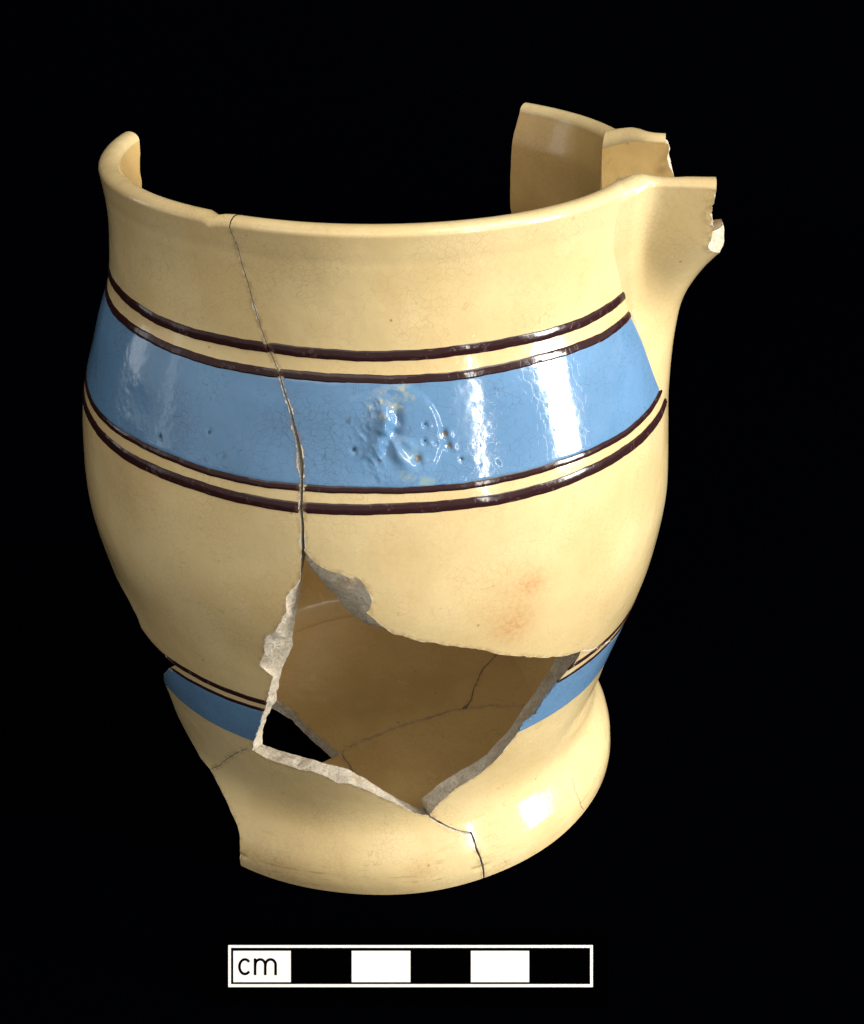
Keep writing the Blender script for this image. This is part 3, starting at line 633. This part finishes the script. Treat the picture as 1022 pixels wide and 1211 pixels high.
# outline: climb each side to the rim, then follow the broken edge
def a_cut(ph):
    return np.interp(ph, [-1, -.55, -.35, -.15, 0, .12, .3, .45, 1], [4.53, 4.53, 4.9, 5.30, 5.44, 5.46, 5.36, 5.17, 5.14])
cols = np.linspace(-.98, .98, 491); top = []; isr_ = []
zz = np.linspace(9.3, 11.48, 300)
for c_ in cols:
    a, b = spout_ab(np.full(len(zz), c_), zz); lim = a_cut(c_)
    if c_ < -.3: lim = lim + .32 * np.clip((11.6 - zz), 0, 3)          # the back wall leans out downwards
    k = np.where(a > lim)[0]
    tp = 11.48 - (.24 if c_ > 0 else .14) * max(0, (abs(c_) - .84) / .14) ** 1.3
    top.append((c_, tp if len(k) == 0 else min(tp, float(zz[k[0]]))))
    isr_.append(len(k) == 0)
top = np.array(top)
isr = np.array(isr_)
fr = [tuple(p) for p in top]
k0 = next(i for i, v in enumerate(isr) if not v); k1 = len(isr) - 1 - next(i for i, v in enumerate(isr[::-1]) if not v)
smetric = lambda p, z: np.stack([np.asarray(p, float) * 2.0, np.asarray(z, float)], -1)
segs = [([(-.98, 7.35), (.98, 7.35)], None, 'soft'), ([(.98, 7.35), (.98, 11.24)], None, 'soft'),
        (rev(fr[k1 + 1:]), None, 'rim'), (rev(fr[k0 - 1:k1 + 2]), rev([(p, z + .24 * math.exp(-(p / .3) ** 2)) for p, z in fr[k0 - 1:k1 + 2]]), 'frac'), (rev(fr[:k0]), None, 'rim'), ([(-.98, 11.34), (-.98, 7.35)], None, 'soft')]
sp = shell('spout', segs, SPo, SPi, smetric, lambda x, y: (x / 2.0, y), jug, [M_CREAM, M_FRAC, M_CEM, M_INNER], step_b=.035, step=.06, jit=.03, d_uv=(.004, .01), flip=(SGN < 0))
sp['label'] = 'pouring spout with its tip broken off'

# ------------------------------------------------------------------ hairlines and repair traces: fine dark cracks that run in the glaze
def hairline(name, pts, w, mat, wob_a=.02):
    P = np.array(pts, float); M = metric(P[:, 0], P[:, 1]); L = np.r_[0, np.cumsum(np.hypot(*np.diff(M, axis=0).T))]
    s = np.arange(0, L[-1], .03); x = np.interp(s, L, M[:, 0]); y = np.interp(s, L, M[:, 1])
    x = x + wob_a * noise2(s, s * 0, 3, 5.5); y = y + wob_a * noise2(s, s * 0, 3, 8.5)
    d = np.stack([np.gradient(x), np.gradient(y)], -1); d /= np.linalg.norm(d, axis=1)[:, None]
    ww = w * (.55 + .45 * np.abs(noise2(s, s * 0, 4, 2.2)) * 2) * np.clip(np.minimum(s, L[-1] - s) / .15 + .15, 0, 1)
    V = []
    for k, e in ((-1, -.004), (0, .006), (1, -.004)):
        u, v = inv(x - d[:, 1] * ww * k, y + d[:, 0] * ww * k); V.append(S_out(u, v, e))
    V = np.vstack(V); n = len(s); F = []
    for r in range(2):
        a = np.arange(n - 1) + r * n; F += [np.stack([a, a + 1, a + n], -1), np.stack([a + 1, a + n + 1, a + n], -1)]
    F = np.vstack(F); N = fix_normals(V, F)
    if (N * V * np.array([1, 1, 0])).sum() < 0: N = -N; F = F[:, ::-1]
    mm = Mesh(); mm.add(V, N, F, 0); return mm.build(name, [mat], jug)
M_HAIR = plain('hairline_dirt', (.20, .10, .045), .6, .3, .3)
M_PUTTY = plain('pale_adhesive', (.75, .68, .66), .45, .5, .2)
hairline('hairline_crack', [(52.57, 0.804), (51.6, 0.624), (52.64, 0.224), (53.92, 0.06)], .010, M_HAIR)
hairline('glue_trace', [(41.9, 4.36), (46.4, 4.16), (51.4, 4.015), (58.5, 3.755), (63.5, 3.71), (72, 3.83)], .034, M_PUTTY)

# ------------------------------------------------------------------ scale card, propped up in front of the jug
PX = 1 / 76.0023                       # cm on the card per pixel of the photograph
card = bpy.data.objects.new('scale_card', None); COL.objects.link(card)
card['label'] = 'black centimetre scale card with white squares, standing in front of the jug foot'
card['category'] = 'scale card'
mc = Matrix((CR, CU, -CF)).transposed().to_4x4(); mc.translation = Vector((0.3837, -6.8272, 0.02)) * S
card.matrix_world = mc
CX, CY = 486.0, 1187.0
def slab(name, x0, y0, x1, y1, z0, z1, mat, par, bev=0.0):
    a, b, c, d = (x0 - CX) * PX, (x1 - CX) * PX, (CY - y1) * PX, (CY - y0) * PX
    v = [(x, y, z) for z in (z0, z1) for x, y in ((a, c), (b, c), (b, d), (a, d))]
    f = [(3, 2, 1, 0), (4, 5, 6, 7), (0, 1, 5, 4), (1, 2, 6, 5), (2, 3, 7, 6), (3, 0, 4, 7)]
    me = bpy.data.meshes.new(name); me.from_pydata([tuple(q * S for q in p) for p in v], [], f); me.materials.append(mat)
    o = bpy.data.objects.new(name, me); COL.objects.link(o); o.parent = par
    return o
slab('card_board', 255, 1104, 718, 1187, -.06, 0, M_CARD, card)
for x0, x1 in ((276, 344), (416, 485.5), (557, 626)): slab('white_square', x0, 1124.5, x1, 1161.5, .0005, .004, M_WHITE, card)
fr_v, fr_f = [], []
for (x0, y0, x1, y1) in ((270, 1117.7, 701.3, 1120.9), (270, 1163.9, 701.3, 1167.4), (270, 1120.9, 273.2, 1163.9), (698, 1120.9, 701.3, 1163.9)):
    b = len(fr_v)
    for z in (.0005, .004):
        fr_v += [((x - CX) * PX * S, (CY - y) * PX * S, z * S) for x, y in ((x0, y1), (x1, y1), (x1, y0), (x0, y0))]
    fr_f += [tuple(b + i for i in f) for f in ((4, 5, 6, 7), (0, 1, 5, 4), (1, 2, 6, 5), (2, 3, 7, 6), (3, 0, 4, 7))]
me = bpy.data.meshes.new('white_frame'); me.from_pydata(fr_v, [], fr_f); me.materials.append(M_WHITE)
o = bpy.data.objects.new('white_frame', me); COL.objects.link(o); o.parent = card
# the letters c m, drawn as strokes of constant width
def stroke(pts, w):
    P = np.array(pts, float); d = np.gradient(P, axis=0); d /= np.linalg.norm(d, axis=1)[:, None]; nrm = np.stack([-d[:, 1], d[:, 0]], -1)
    return P + nrm * w / 2, P - nrm * w / 2
def arcpts(cx, cy, rx, ry, a0, a1, n=28):
    return [(cx + rx * math.cos(math.radians(a0 + (a1 - a0) * k / n)), cy - ry * math.sin(math.radians(a0 + (a1 - a0) * k / n))) for k in range(n + 1)]
lv, lf = [], []
def add_stroke(pts, w, z):
    A, B = stroke(pts, w); b = len(lv); n = len(A)
    for q in list(A) + list(B): lv.append(((q[0] - CX) * PX * S, (CY - q[1]) * PX * S, z * S))
    for i in range(n - 1): lf.append((b + i, b + n + i, b + n + i + 1, b + i + 1))
add_stroke(arcpts(289.8, 1143.2, 6.5, 8.6, 40, 320), 3.1, .0055)
add_stroke([(301.8, 1133.4), (301.8, 1153.2)], 3.1, .0055)
add_stroke([(301.8, 1143)] + arcpts(307.9, 1141.0, 5.9, 6.4, 165, 0, 16) + [(313.8, 1145), (313.8, 1153.2)], 3.1, .0058)
add_stroke([(313.8, 1143)] + arcpts(320.1, 1141.0, 6.0, 6.4, 165, 0, 16) + [(326.1, 1145), (326.1, 1153.2)], 3.1, .0061)
me = bpy.data.meshes.new('lettering'); me.from_pydata(lv, [], lf); me.materials.append(M_CARD)
o = bpy.data.objects.new('lettering', me); COL.objects.link(o); o.parent = card
# wedge that props the card from behind
wv = [(-1, .15, -.06), (1, .15, -.06), (1, .95, -.06), (-1, .95, -.06), (-1, -.27, -.55), (1, -.27, -.55)]
wv = [(-1, .02, -.062), (1, .02, -.062), (1, .95, -.062), (-1, .95, -.062), (-1, .30, -.56), (1, .30, -.56)]
me = bpy.data.meshes.new('prop_wedge'); me.from_pydata([tuple(q * S for q in p) for p in wv], [], [(0, 1, 2, 3), (4, 5, 1, 0), (3, 2, 5, 4), (0, 3, 4), (1, 5, 2)]); me.materials.append(M_CARD)
o = bpy.data.objects.new('prop_wedge', me); COL.objects.link(o); o.parent = card

# ------------------------------------------------------------------ black backdrop, floor sweeping up into the wall behind
bv, bf = [], []
prof = [(-60, 0)] + [(28, 0)] + [(28 + 22 * math.sin(a), 22 - 22 * math.cos(a)) for a in np.linspace(.1, math.pi / 2, 14)] + [(50, 110)]
for (y, z) in prof: bv += [(-110 * S, y * S, z * S - .00002), (110 * S, y * S, z * S - .00002)]
for i in range(len(prof) - 1): bf.append((2 * i, 2 * i + 1, 2 * i + 3, 2 * i + 2))
me = bpy.data.meshes.new('backdrop'); me.from_pydata(bv, [], bf); me.materials.append(M_BACK)
for p in me.polygons: p.use_smooth = True
o = bpy.data.objects.new('backdrop', me); COL.objects.link(o); o['kind'] = 'structure'
